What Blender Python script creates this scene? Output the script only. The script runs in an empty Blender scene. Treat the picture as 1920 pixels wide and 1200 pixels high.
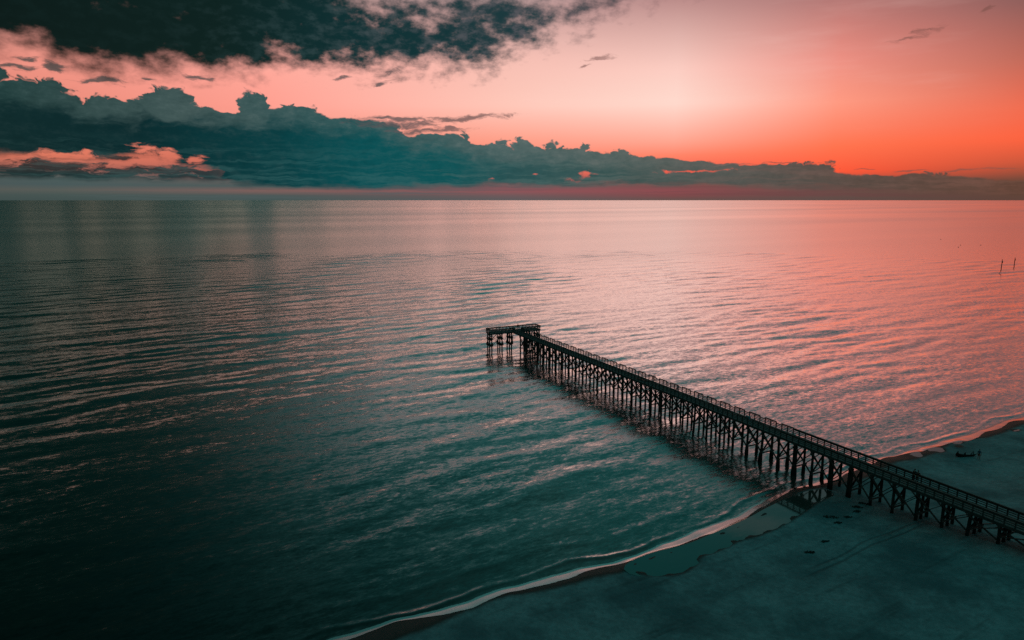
import bpy, bmesh, math, random
import numpy as np
from mathutils import Vector, Matrix, Euler
R = math.radians
scene = bpy.context.scene
C = scene.collection
random.seed(7)

# ------------------------------------------------------------------ camera
H = 45.0
PITCH = math.atan(225 / 1280)
cam_d = bpy.data.cameras.new('camera')
cam_d.lens = 24.0; cam_d.sensor_width = 36.0; cam_d.clip_start = 0.5; cam_d.clip_end = 250000
cam = bpy.data.objects.new('camera', cam_d); C.objects.link(cam)
cam.location = (0, 0, H); cam.rotation_euler = (math.pi / 2 - PITCH, 0, 0)
scene.camera = cam

# ------------------------------------------------------------------ exposure
scene.view_settings.view_transform = 'Standard'
scene.view_settings.look = 'None'
scene.view_settings.exposure = 0.0
scene.view_settings.gamma = 1.0
scene.cycles.max_bounces = 6
scene.cycles.glossy_bounces = 4
scene.cycles.diffuse_bounces = 3
scene.cycles.use_denoising = False

# ------------------------------------------------------------------ node expression helpers
def lin(h):
    h = h.lstrip('#'); v = [int(h[i:i + 2], 16) / 255 for i in (0, 2, 4)]
    return tuple(x / 12.92 if x <= 0.04045 else ((x + 0.055) / 1.055) ** 2.4 for x in v) + (1.0,)

class X:
    """a scalar socket with arithmetic"""
    tree = None
    def __init__(s, sock): s.s = sock
    @staticmethod
    def m(op, *a, clamp=False):
        n = X.tree.nodes.new('ShaderNodeMath'); n.operation = op; n.use_clamp = clamp
        for i, v in enumerate(a):
            if isinstance(v, X): X.tree.links.new(v.s, n.inputs[i])
            else: n.inputs[i].default_value = float(v)
        return X(n.outputs[0])
    def __add__(s, o): return X.m('ADD', s, o)
    __radd__ = __add__
    def __sub__(s, o): return X.m('SUBTRACT', s, o)
    def __rsub__(s, o): return X.m('SUBTRACT', o, s)
    def __mul__(s, o): return X.m('MULTIPLY', s, o)
    __rmul__ = __mul__
    def __truediv__(s, o): return X.m('DIVIDE', s, o)
    def __neg__(s): return X.m('MULTIPLY', s, -1)

def vmax(a, b): return X.m('MAXIMUM', a, b)
def vmin(a, b): return X.m('MINIMUM', a, b)
def clamp01(a): return X.m('ADD', a, 0, clamp=True)
def sstep(a, lo, hi):
    n = X.tree.nodes.new('ShaderNodeMapRange'); n.interpolation_type = 'SMOOTHSTEP'
    X.tree.links.new(a.s, n.inputs[0])
    n.inputs[1].default_value = lo; n.inputs[2].default_value = hi
    return X(n.outputs[0])
def lmap(a, lo, hi, t0=0, t1=1):
    n = X.tree.nodes.new('ShaderNodeMapRange')
    X.tree.links.new(a.s, n.inputs[0])
    for i, v in enumerate((lo, hi, t0, t1)): n.inputs[i + 1].default_value = v
    return X(n.outputs[0])
def vec(x, y, z):
    n = X.tree.nodes.new('ShaderNodeCombineXYZ')
    for i, v in enumerate((x, y, z)):
        if isinstance(v, X): X.tree.links.new(v.s, n.inputs[i])
        else: n.inputs[i].default_value = float(v)
    return n.outputs[0]
def noise(v, scale, detail=4, rough=0.55, color=False, dist=0.0):
    n = X.tree.nodes.new('ShaderNodeTexNoise'); X.tree.links.new(v, n.inputs['Vector'])
    n.inputs['Scale'].default_value = scale; n.inputs['Detail'].default_value = detail
    n.inputs['Roughness'].default_value = rough; n.inputs['Distortion'].default_value = dist
    return n.outputs['Color'] if color else X(n.outputs[0])
def voro(v, scale):
    n = X.tree.nodes.new('ShaderNodeTexVoronoi'); X.tree.links.new(v, n.inputs['Vector'])
    n.feature = 'SMOOTH_F1'; n.inputs['Scale'].default_value = scale; n.inputs['Smoothness'].default_value = 0.25
    return X(n.outputs['Distance'])
def curve(a, pts, lo, hi, vlo, vhi):
    t = lmap(a, lo, hi)
    n = X.tree.nodes.new('ShaderNodeFloatCurve')
    X.tree.links.new(t.s, n.inputs['Value'])
    c = n.mapping.curves[0]
    P = [((p - lo) / (hi - lo), (v - vlo) / (vhi - vlo)) for p, v in pts]
    while len(c.points) < len(P): c.points.new(0.5, 0.5)
    for q, (px_, py_) in zip(c.points, P):
        q.location = (px_, py_); q.handle_type = 'AUTO_CLAMPED'
    n.mapping.use_clip = False
    n.mapping.update()
    return X(n.outputs[0]) * (vhi - vlo) + vlo
def ramp(a, pts, lo, hi):
    t = lmap(a, lo, hi)
    n = X.tree.nodes.new('ShaderNodeValToRGB'); X.tree.links.new(t.s, n.inputs[0])
    e = n.color_ramp.elements
    while len(e) < len(pts): e.new(0.5)
    for q, (p, h) in zip(e, pts):
        q.position = (p - lo) / (hi - lo)
    for q, (p, h) in zip(e, pts):
        q.color = lin(h) if isinstance(h, str) else tuple(h) + (1,)
    return n.outputs[0]
def mix(f, a, b, mode='MIX'):
    n = X.tree.nodes.new('ShaderNodeMix'); n.data_type = 'RGBA'; n.blend_type = mode
    if isinstance(f, X): X.tree.links.new(f.s, n.inputs[0])
    else: n.inputs[0].default_value = f
    for i, v in ((6, a), (7, b)):
        if isinstance(v, str): n.inputs[i].default_value = lin(v)
        elif isinstance(v, tuple): n.inputs[i].default_value = v
        else: X.tree.links.new(v, n.inputs[i])
    return n.outputs[2]

# ------------------------------------------------------------------ world: dusk sky with cloud banks, by azimuth and elevation
world = bpy.data.worlds.new('World'); scene.world = world
world.use_nodes = True
wt = world.node_tree; wt.nodes.clear(); X.tree = wt
tc = wt.nodes.new('ShaderNodeTexCoord')
sp = wt.nodes.new('ShaderNodeSeparateXYZ'); wt.links.new(tc.outputs['Generated'], sp.inputs[0])
dx, dy, dz = (X(sp.outputs[i]) for i in range(3))
az = X.m('ARCTAN2', dx, dy) * 57.29578
el = X.m('ARCSINE', dz) * 57.29578
ZEN = '#1a8783'
cols = [
 (-130, [(0, '#1d3436'), (12, '#1a5150'), (35, '#176f6d'), (90, ZEN)]),
 (-62, [(0, '#33403f'), (5, '#8a5a50'), (10, '#8a625a'), (16, '#5c5654'), (28, '#1f555a'), (50, '#176f6d'), (90, ZEN)]),
 (-33, [(0, '#42514f'), (.6, '#4a5855'), (.8, '#63605a'), (1.0, '#48595a'), (1.7, '#4c5c5a'), (2.1, '#a8665a'), (3, '#df785f'), (6, '#ea8a78'), (9, '#f09484'), (13, '#d0948a'), (19, '#7c7878'), (27, '#25666c'), (90, ZEN)]),
 (-19, [(0, '#455655'), (.5, '#4e5857'), (.72, '#82605c'), (.92, '#505a59'), (1.3, '#4c5c5b'), (2, '#b45f55'), (3.4, '#d4715e'), (5, '#f48f7c'), (7, '#ff9f90'), (10, '#ffa99b'), (13, '#e0a299'), (17, '#8a8686'), (23, '#27706f'), (90, ZEN)]),
 (0, [(0, '#5c5a5c'), (.45, '#74585a'), (.8, '#955459'), (1.2, '#74565a'), (3, '#ff8068'), (5, '#ffa48e'), (7.5, '#ffc8b9'), (11, '#f6bfb3'), (14.5, '#cba29e'), (17.5, '#8e8f91'), (21.5, '#327170'), (30, '#1b7270'), (90, ZEN)]),
 (13, [(0, '#64504d'), (.35, '#7e4a4c'), (.75, '#8c4b50'), (1.1, '#7a4e4e'), (1.6, '#a8504a'), (2.2, '#f45f4c'), (3.5, '#ff8468'), (4.5, '#ffa48e'), (7.5, '#ffdacd'), (10, '#fccdc2'), (14.8, '#bb8c89'), (18, '#868486'), (22.5, '#306f6e'), (32, '#196f6d'), (90, ZEN)]),
 (24.6, [(0, '#5a4b48'), (.5, '#684a47'), (1.2, '#6e4c48'), (2, '#ff5638'), (4, '#ff7450'), (7, '#ff9a82'), (10, '#ec8f82'), (14, '#b07370'), (18.5, '#7f7274'), (24, '#2c6767'), (34, '#186765'), (90, ZEN)]),
 (36, [(0, '#523e3a'), (1, '#584038'), (1.4, '#74443a'), (2.5, '#cc543c'), (4, '#fb6140'), (6, '#ee6b50'), (9, '#bd6758'), (12.5, '#875a58'), (18, '#645a5c'), (26, '#286166'), (90, ZEN)]),
 (62, [(0, '#5c4038'), (3, '#b05038'), (6, '#f07052'), (10, '#c07262'), (15, '#705858'), (24, '#3c5a5f'), (36, '#1a6268'), (90, ZEN)]),
 (135, [(0, '#1d3436'), (12, '#1a5150'), (35, '#176f6d'), (90, ZEN)]),
]
sky = None
for i, (a, st) in enumerate(cols):
    c = ramp(el, st, 0, 90)
    if sky is None: sky = c
    else: sky = mix(sstep(az, cols[i - 1][0], a) if a in (135, -62) else lmap(az, cols[i - 1][0], a), sky, c)

# faint high cirrus brightening
cz = vec(az * 0.07 + 3, el * 0.5, 1.7)
ci = noise(cz, 1.0, 4, 0.6)
sky = mix(sstep(ci, .5, .8) * sstep(el, 4, 9) * .12, sky, '#ffd9cf')

az0, el0 = az, el
wpA = noise(vec(az * .55, el * .9, 21.0), 1.0, 5, .5, color=True)
wq = wt.nodes.new('ShaderNodeSeparateXYZ'); wt.links.new(wpA, wq.inputs[0])
az = az0 + (X(wq.outputs[0]) - .5) * 3.0
el = el0 + (X(wq.outputs[1]) - .5) * 1.1 * lmap(el0, .4, 3.5, .25, 1.0)
nv = vec(az, el * 1.35, 0.0)
# thin streaky veil just above the horizon
st1 = noise(vec(az * .05, el * 2.6, 4.0), 1.6, 4, .55)
sky = mix(sstep(st1, .50, .64) * sstep(-el, -1.6, -.5) * .55, sky, ramp(az, [(-36, '#4c5a59'), (-8, '#4f5d60'), (3, '#6d4e54'), (15, '#75464a'), (36, '#54403d')], -36, 36))

# --- the long bank over the horizon
BT = [(-60, 9.0), (-50, 8.6), (-42, 8.2), (-35.6, 7.5), (-33.9, 7.5), (-32.5, 7.3), (-31, 6.7), (-29.7, 6.9), (-28.4, 6.8), (-27.2, 7.1), (-24.5, 7.0),
      (-23.4, 6.7), (-21.7, 6.55), (-18.5, 6.75), (-17.1, 6.85), (-15.2, 6.5), (-12, 6.35), (-9.4, 5.75), (-7.8, 5.2), (-5.6, 5.2), (-2.6, 4.5), (1.7, 4.3), (6, 3.95),
      (10.3, 3.5), (14.5, 3.1), (18.5, 2.7), (22.4, 2.55), (23.9, 2.55), (24.9, 2.1), (27.8, 1.75), (31.1, 1.72), (36.3, 1.3), (45, 1.1), (60, .9)]
BB = [(-60, 3.0), (-36, 2.95), (-31, 2.75), (-28, 3.1), (-25, 2.4), (-23.2, 2.0), (-22, 1.2), (-20, .95), (-16, .85), (-10, .85), (0, 1.1), (8, 1.1), (20, .9), (28, .6), (36, .25), (60, .1)]
top = curve(az, BT, -60, 60, 0, 10)
bot = curve(az, BB, -60, 60, 0, 10)
bil = voro(vec(az, el * 1.2, 2.0), 1.1)
bil2 = voro(vec(az, el * 1.2, 5.0), 2.9)
fr = noise(nv, 1.5, 6, .6)
amp = curve(az, [(-60, .9), (-30, .75), (-20, .6), (-13, .15), (-8, .3), (0, .75), (8, .6), (15, .3), (24, .3), (36, .14), (60, .2)], -60, 60, 0, 1)
puff = (0.62 - bil) * 1.3 + (0.55 - bil2) * .35 + (fr - .5) * .9
# big cauliflower heads
def ell(a0, e0, ra, re, rot=0.0):
    x = az - a0; y = el - e0
    if rot:
        c_, s_ = math.cos(R(rot)), math.sin(R(rot))
        x, y = x * c_ + y * s_, y * c_ - x * s_
    x = x / ra; y = y / re
    return X.m('SQRT', x * x + y * y)
heads = None
for e in [(-25.8, 6.8, 1.75, 1.15), (-19.9, 6.9, 1.15, 1.05), (-17.0, 6.65, 1.3, .55), (-29.9, 6.6, 1.3, .65), (-33.6, 7.3, 1.9, .75), (-36.5, 8.2, 1.6, .9),
          (-3.95, 5.0, .42, .55), (1.0, 4.5, .75, .45), (-.7, 4.6, .55, .35), (6.1, 4.05, .5, .4), (9.2, 3.75, .6, .3), (3.3, 4.4, .5, .3), (22.6, 2.3, 2.2, .55), (31.3, 1.65, 1.3, .28)]:
    v = 1.0 - ell(*e)
    v = v * min(e[2], e[3])
    heads = v if heads is None else vmax(heads, v)
bump_ = (0.5 - bil2) * .75 + (noise(nv, 3.2, 4, .5) - .5) * .3
h_mask = sstep(heads + bump_ * .5, -.04, .14)
t_mask = sstep(top - el + puff * amp * .55, -.05, .10)
lowedge = noise(vec(az * .22, el * 1.8, 9.0), 1.0, 5, .6)
b_mask = sstep(el - bot + (lowedge - .5) * 1.0, -.25, .45)
bank = vmax(t_mask, h_mask) * b_mask
# holes in the bank
hn = noise(vec(az * .6, el * 1.6, 3.0), 1.3, 6, .62)
hole = None
for e in [(-27.4, 3.5, 1.5, .85, -8), (-25.9, 3.3, .9, .8, 0), (-24.3, 3.0, .8, .55, 0), (6.1, 1.95, 1.3, .4, 20), (5.0, 1.6, 1.0, .35, 0), (14.2, 2.18, 4.6, .17, 2),
          (-32.5, 3.0, 3.6, .38, 0), (-1.6, 1.65, .8, .14, 0), (1.6, 2.1, .7, .11, 0)]:
    v = 1.0 - ell(*e)
    hole = v if hole is None else vmax(hole, v)
h2 = sstep(hole + (hn - .5) * 3.4, .22, 1.0)
bank = bank * (1.0 - h2)
# low broken clouds at the left under the bank
low = None
for e in [(-33.2, 2.3, 2.9, .55, 0), (-26.3, 2.25, 3.4, .5, 0), (-29.5, 3.0, 1.2, .25, 0), (-37, 2.0, 2, .6, 0)]:
    v = 1.0 - ell(*e)
    low = v if low is None else vmax(low, v)
ln_ = noise(vec(az * .42, el * 1.7, 41.0), 1.0, 6, .6)
lo2 = sstep(ln_ + sstep(-el, -2.9, -1.5) * .22 - .11,   .425, .56) * sstep(-az, 19.5, 23.5) * sstep(-el, -3.3, -2.7)
lo_m = vmax(sstep(low + (hn - .5) * 2.6, -.1, .7), lo2 * sstep(el, 1.2, 1.7))
bank = vmax(bank, lo_m * .93)
core = ramp(az, [(-60, '#0c2426'), (-36, '#0d2a2c'), (-28, '#06292d'), (-18, '#033d42'), (-12, '#034e53'), (-5, '#075256'), (0, '#275153'), (8, '#385453'), (15, '#485350'), (24, '#504b47'), (30, '#56453f'), (36, '#4c3a35'), (60, '#4c3a35')], -60, 60)
ctop = ramp(az, [(-60, '#1c3434'), (-36, '#24403f'), (-24, '#415655'), (-12, '#2c5557'), (0, '#506463'), (10, '#56625f'), (24, '#574d48'), (36, '#573f39'), (60, '#4c3a35')], -60, 60)
shade = sstep(top - el + (noise(vec(az * .35, el * 1.2, 1.0), 1.4, 5, .6) - .5) * 2.6, .2, 1.9)
bcol = mix(shade, ctop, core)
bcol = mix(sstep(heads, -.25, .1), bcol, ctop)
hz = noise(vec(az * .10, el * 1.5, 6.0), 2.2, 5, .6)
bcol = mix(sstep(hz, .44, .62) * sstep(-el, -5.2, -1.6) * .6, bcol, ramp(az, [(-36, '#31504f'), (-10, '#2c6062'), (5, '#4d6663'), (20, '#665651'), (36, '#6a4a42')], -36, 36))
tex = noise(vec(az0 * .8, el0 * 1.5, 33.0), 1.5, 7, .66)
bcol = mix(sstep(tex, .46, .72) * .34 * (1.0 - shade * .8), bcol, ramp(az0, [(-36, '#4a6362'), (0, '#6f7d7a'), (20, '#75655f'), (36, '#7a5048')], -36, 36))
bcol = mix(sstep(-tex, -.50, -.30) * .22, bcol, ramp(az0, [(-36, '#071c1d'), (-10, '#033438'), (8, '#22403f'), (36, '#3e302c')], -36, 36))
sky = mix(bank, sky, bcol)

# --- flat wisps: a long tongue above the bank, small scuds
wv = noise(vec(az * .55, el * 2.8, 7.0), 1.2, 6, .65)
wn = None
for e in [(-4.2, 6.4, 5.6, .34, 4.5), (-8.5, 5.9, 5.0, .5, 0), (-6.5, 5.55, 4.2, .3, 3), (-9.0, 6.3, 4.5, .3, 0), (-10.5, 6.45, 2.8, .2, -1), (-9.6, 9.85, 2.0, .26, 12), (-10.3, 9.0, 1.2, .2, 18), (-13.5, 9.2, 1.3, .2, 8), (7.0, 11.0, 1.5, .3, 8), (6.2, 10.4, .8, .2, 12),
          (-32.6, 8.75, .9, .4, 10), (-29.8, 8.1, 2.1, .34, 0), (-24.0, 8.9, 1.6, .3, -6), (-34.6, 8.5, .9, .3, 0), (-26.7, 8.35, 1.1, .2, -8), (-33.9, 9.1, .8, .25, 0), (17.5, 2.75, 3.0, .12, 0), (21.0, 2.75, 3.6, .07, 1.2),
          (29.6, 1.98, 1.2, .07, 2), (32.5, 2.0, 2.0, .08, 2), (35.0, 2.1, 1.8, .1, 2), (26.8, 2.2, .8, .05, 0), (30.0, 11.4, 1.2, .22, 12), (33.2, 12.2, .5, .2, 30), (28.6, 10.9, 1.1, .14, 5)]:
    v = 1.0 - ell(*e)
    wn = v if wn is None else vmax(wn, v)
w_m = sstep(wn + (wv - .5) * 2.6, .05, .8)
wcol = ramp(az, [(-36, '#3c4a49'), (-10, '#5a5557'), (3, '#8b6460'), (12, '#a07a74'), (20, '#5c504c'), (36, '#7e4f48')], -36, 36)
sky = mix(w_m * lmap(az, 5, 9, .88, .62), sky, wcol)

# --- the big dark sheet of cloud, upper left, plus an unseen overhead part placed to darken the water
az, el = az0, el0
zz = vmax(dz, .02)
px = dx / zz; py = dy / zz
sheet_n = noise(vec(px * .8, py * .8, 0.0), 1.3, 4, .55)
over = sstep(vmin(.72 - py * .43, .38) - px + (sheet_n - .5) * .9, -.45, 1.25) * sstep(el, 12.5, 17)
TL = [(-60, 9.5), (-50, 9.2), (-40, 9.4), (-35.5, 9.5), (-33.7, 9.8), (-32.6, 9.2), (-31.1, 8.6), (-27.9, 8.7), (-24.4, 9.1), (-21.9, 9.3), (-16.5, 10.1), (-13.4, 10.4), (-10.1, 10.9), (-6.8, 11.35), (-2.6, 11.45), (0, 12.2), (2.5, 13.0), (5, 13.8), (8, 14.5), (11.2, 14.9), (14, 15.6), (22, 18), (60, 24)]
TU = [(-60, 40), (-24, 34), (-19, 22), (-16.5, 17.5), (-14, 15.8), (-11, 14.6), (-8, 13.5), (-5, 13.5), (-2.5, 13.9), (0, 14.4), (2.5, 14.7), (5, 15.0), (8, 15.1), (11.2, 15.4), (14, 15.6), (22, 18), (60, 24)]
tl = curve(az, TL, -60, 60, 0, 40); tu = curve(az, TU, -60, 60, 0, 40)
el_w = el0 + (X(wq.outputs[2]) - .5) * .55
inner = vmin((el_w - tl), (tu - el_w) * .8)
cl = noise(vec(az, el * 1.7, 12.0), .42, 6, .56)
cl2 = noise(vec(az, el * 1.5, 15.0), 1.15, 5, .6)
dens = vmin(inner, 2.2) * .72 + ((cl - .5) * 4.9 + (cl2 - .5) * 1.7) * lmap(az, -26, -11, .62, 1.0) + curve(az, [(-60, .1), (-30, -.1), (-16, .1), (-10, .65), (-4, .85), (1, .55), (6, .3), (12, .1), (60, 0)], -60, 60, -1, 1)
thin = lmap(az, 2, 13, 0, 1.5)
dens = dens - thin * .35 + .12
t_al = sstep(dens, -.75, 1.25) * sstep(-el, -19, -15.2)
# patches between the band and the top edge
pat = sstep(cl * 1.0 + (cl2 - .5) * .5 - lmap(az, -16, -5, .0, .16), .53, .66) * sstep(el, 12.5, 14) * sstep(-az, 3, 9) * .9
t_al = vmax(vmax(t_al, pat * .9), over)
deep = sstep(dens + lmap(az, -22, -8, .5, 0), -.1, 1.7)
tcol_thin = ramp(az, [(-36, '#26302f'), (-20, '#3b4345'), (-8, '#3a464b'), (3, '#4f5256'), (12, '#8d6a6b')], -36, 36)
tcol_deep = ramp(az, [(-36, '#0b1a18'), (-22, '#0c211f'), (-12, '#0d2f32'), (-5, '#123337'), (3, '#1f3b40'), (12, '#5c5558')], -36, 36)
tx2 = noise(vec(az0 * .7, el0 * 1.3, 51.0), 1.0, 7, .62)
tcol_deep = mix(sstep(tx2, .44, .68) * lmap(az0, -26, -10, .12, .75), tcol_deep, ramp(az0, [(-36, '#16302e'), (-16, '#33494b'), (0, '#5d5a60'), (12, '#8d6a6b')], -36, 36))
tcol = mix(deep, tcol_thin, tcol_deep)
tcol = mix(over, tcol, '#0b2320')
sky = mix(t_al, sky, tcol)
# below the horizon
sky = mix(sstep(dz, -.004, 0.0), '#123034', sky)

# a trace of the physical sky under the clouds
SUN_AZ, SUN_EL = 47.0, 2.0
nis = wt.nodes.new('ShaderNodeTexSky'); nis.sky_type = 'NISHITA'; nis.sun_disc = False
nis.sun_elevation = R(SUN_EL); nis.sun_rotation = R(SUN_AZ)
bg = wt.nodes.new('ShaderNodeBackground'); wt.links.new(sky, bg.inputs[0]); bg.inputs[1].default_value = 1.0
bg2 = wt.nodes.new('ShaderNodeBackground'); wt.links.new(nis.outputs[0], bg2.inputs[0]); bg2.inputs[1].default_value = 0.0012
ad = wt.nodes.new('ShaderNodeAddShader'); wt.links.new(bg.outputs[0], ad.inputs[0]); wt.links.new(bg2.outputs[0], ad.inputs[1])
wo = wt.nodes.new('ShaderNodeOutputWorld'); wt.links.new(ad.outputs[0], wo.inputs[0])
world.cycles.sampling_method = 'MANUAL'; world.cycles.sample_map_resolution = 512

# ------------------------------------------------------------------ the sun, almost down
sl = bpy.data.lights.new('sun', 'SUN'); sl.energy = 0.10; sl.angle = R(12); sl.color = (1.0, .45, .25)
so = bpy.data.objects.new('sun', sl); C.objects.link(so)
d = Vector((math.sin(R(SUN_AZ)) * math.cos(R(SUN_EL)), math.cos(R(SUN_AZ)) * math.cos(R(SUN_EL)), math.sin(R(SUN_EL))))
so.rotation_euler = d.to_track_quat('Z', 'Y').to_euler()

# ------------------------------------------------------------------ materials
def newmat(name):
    m = bpy.data.materials.new(name); m.use_nodes = True
    t = m.node_tree; t.nodes.clear(); X.tree = t
    out = t.nodes.new('ShaderNodeOutputMaterial')
    return m, t, out
def simple(name, hexcol, rough=.8, var=.35, scale=3.0, spec=.3, bump=.0):
    m, t, out = newmat(name)
    p = t.nodes.new('ShaderNodeBsdfPrincipled'); t.links.new(p.outputs[0], out.inputs[0])
    tcn = t.nodes.new('ShaderNodeTexCoord')
    n = noise(tcn.outputs['Object'], scale, 5, .6)
    c = lin(hexcol)
    dk = tuple(v * (1 - var) for v in c[:3]) + (1,)
    lt = tuple(min(1, v * (1 + var)) for v in c[:3]) + (1,)
    col = mix(sstep(n, .3, .7), dk, lt)
    t.links.new(col, p.inputs['Base Color']); p.inputs['Roughness'].default_value = rough
    p.inputs['Specular IOR Level'].default_value = spec
    if bump:
        b = t.nodes.new('ShaderNodeBump'); b.inputs['Strength'].default_value = bump; b.inputs['Distance'].default_value = .02
        t.links.new(noise(tcn.outputs['Object'], scale * 4, 4, .6).s, b.inputs['Height']); t.links.new(b.outputs[0], p.inputs['Normal'])
    return m

def water_mat(name, body, calm=False):
    m, t, out = newmat(name)
    g = t.nodes.new('ShaderNodeNewGeometry')
    s = t.nodes.new('ShaderNodeSeparateXYZ'); t.links.new(g.outputs['Position'], s.inputs[0])
    x, y = X(s.outputs[0]), X(s.outputs[1])
    # shore-aligned coordinates: a runs along the crests, b across them
    a = x * .87 + y * .49; b = x * -.49 + y * .87
    if calm: k = .012
    else:
        patch = noise(vec(a * .010, b * .030, 0.0), 1.0, 3, .5)
        patch2 = noise(vec(a * .05, b * .16, 4.0), 1.0, 3, .55)
        k = lmap(patch, .35, .68, .7, 1.25) * lmap(patch2, .3, .7, .72, 1.3)
    off = b + a * -.0
    dist = X.m('SUBTRACT', b, 60.0)
    c1 = noise(vec(a * .55, b * 1.5, 0.0), 1.0, 2, .55, color=True, dist=.3)
    c2 = noise(vec(a * 2.2, b * 4.6, 3.0), 1.0, 3, .6, color=True)
    def slopes(c):
        q = t.nodes.new('ShaderNodeSeparateXYZ'); t.links.new(c, q.inputs[0])
        return X(q.outputs[0]) - .5, X(q.outputs[1]) - .5
    p1, q1 = slopes(c1); p2, q2 = slopes(c2)
    if calm:
        sa = (p1 * .5 + p2 * .4) * k; sb = (q1 * 1.0 + q2 * .5) * k
    else:
        k = k * lmap(dist, 60, 500, 1.0, .25); sa = (p1 * .14 + p2 * .16) * k; sb = (q1 * .28 + q2 * .20) * k
    nx = sa * .87 + sb * -.49; ny = sa * .49 + sb * .87
    # at grazing angles the wave faces turned to the viewer hide the others
    si = t.nodes.new('ShaderNodeSeparateXYZ'); t.links.new(g.outputs['Incoming'], si.inputs[0])
    kt = 0.0 if calm else lmap(X(si.outputs[2]), 0, .22, .054, .003)
    nx = nx + X(si.outputs[0]) * kt; ny = ny + X(si.outputs[1]) * kt
    va = t.nodes.new('ShaderNodeVectorMath'); va.operation = 'ADD'
    t.links.new(g.outputs['Normal'], va.inputs[0]); t.links.new(vec(nx, ny, 0.0), va.inputs[1])
    vn = t.nodes.new('ShaderNodeVectorMath'); vn.operation = 'NORMALIZE'; t.links.new(va.outputs[0], vn.inputs[0])
    gl = t.nodes.new('ShaderNodeBsdfGlossy'); gl.distribution = 'MULTI_GGX'
    gl.inputs['Color'].default_value = (.97, .97, .97, 1)
    if calm: gl.inputs['Roughness'].default_value = .06
    else:
        # unresolved ripples: rougher far offshore, with smoother and rougher wind lanes
        lane = noise(vec(a * .00045, b * .0021, 2.0), 1.0, 3, .5)
        rr = lmap(dist, 20, 420, .15, .20)
        rr = rr * lmap(lane, .32, .7, .80, 1.15)
        t.links.new(rr.s, gl.inputs['Roughness'])
    t.links.new(vn.outputs[0], gl.inputs['Normal'])
    df = t.nodes.new('ShaderNodeBsdfDiffuse')
    # body colour: deep-water dark plus vignette shading painted in to the west, paler sand bars near shore
    if calm: df.inputs['Color'].default_value = body
    else:
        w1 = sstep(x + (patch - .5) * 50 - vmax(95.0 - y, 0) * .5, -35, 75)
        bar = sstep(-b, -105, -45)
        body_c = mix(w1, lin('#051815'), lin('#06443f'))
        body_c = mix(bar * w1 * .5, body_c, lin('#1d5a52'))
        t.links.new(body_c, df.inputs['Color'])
        # reflections painted darker and tealer towards the west through the gloss colour
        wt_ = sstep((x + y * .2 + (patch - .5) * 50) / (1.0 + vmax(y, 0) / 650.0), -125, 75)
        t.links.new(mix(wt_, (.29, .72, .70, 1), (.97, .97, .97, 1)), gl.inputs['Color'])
    fr_ = t.nodes.new('ShaderNodeFresnel'); fr_.inputs['IOR'].default_value = 1.333
    t.links.new(vn.outputs[0], fr_.inputs['Normal'])
    fac = 1.0 - X.m('EXPONENT', -X.m('POWER', X(fr_.outputs[0]) * (2.8 if calm else 6.4), 1.0 if calm else 1.7))
    ms = t.nodes.new('ShaderNodeMixShader'); t.links.new(fac.s, ms.inputs[0])
    t.links.new(df.outputs[0], ms.inputs[1]); t.links.new(gl.outputs[0], ms.inputs[2])
    t.links.new(ms.outputs[0], out.inputs[0])
    return m

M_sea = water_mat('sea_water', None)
M_pool = water_mat('pool_water', lin('#3b4541'), calm=True)

def wood(name, c1, c2, rough=.85):
    m, t, out = newmat(name)
    p = t.nodes.new('ShaderNodeBsdfPrincipled'); t.links.new(p.outputs[0], out.inputs[0])
    g = t.nodes.new('ShaderNodeNewGeometry')
    tcn = t.nodes.new('ShaderNodeTexCoord')
    n = noise(tcn.outputs['Object'], 1.7, 6, .65); n2 = noise(tcn.outputs['Object'], 9.0, 3, .6)
    rnd = X(g.outputs['Random Per Island'])
    f = clamp01(sstep(n, .3, .7) * .5 + rnd * .35 + (n2 - .5) * .4)
    cc = mix(f, lin(c1), lin(c2))
    if name.startswith('wet'):
        sz = t.nodes.new('ShaderNodeSeparateXYZ'); t.links.new(g.outputs['Position'], sz.inputs[0])
        cc = mix(sstep(-(X(sz.outputs[2]) + (n - .5) * 1.6), -1.5, -.9) * .8, cc, lin('#10160f'))
    t.links.new(cc, p.inputs['Base Color'])
    p.inputs['Roughness'].default_value = rough; p.inputs['Specular IOR Level'].default_value = .25
    return m
M_wood = wood('weathered_timber', '#3b4846', '#6a6a66')
M_deck = wood('deck_timber', '#46585c', '#80807c')
M_pile = wood('wet_pile_timber', '#28302f', '#4c4e4a')
M_red = simple('rust_red_paint', '#c0503a', .5)
M_blue = simple('blue_plastic', '#3aa0b8', .4)
M_skin = simple('skin', '#9a6a55', .6, .1)
M_dark = simple('dark_cloth', '#1b2226', .9)
M_teal = simple('blue_cloth', '#27637a', .9)
M_shorts = simple('red_cloth', '#a8342c', .9)
M_hair = simple('dark_hair', '#14110f', .7)
M_metal = simple('dark_metal', '#26292b', .5, .2)
M_weed = simple('dry_seaweed', '#35423f', .9, .4, 12)
M_drift = simple('driftwood', '#1c1b18', .9, .4, 4)
M_sign = simple('dark_board', '#1c1512', .7, .3)

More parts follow.
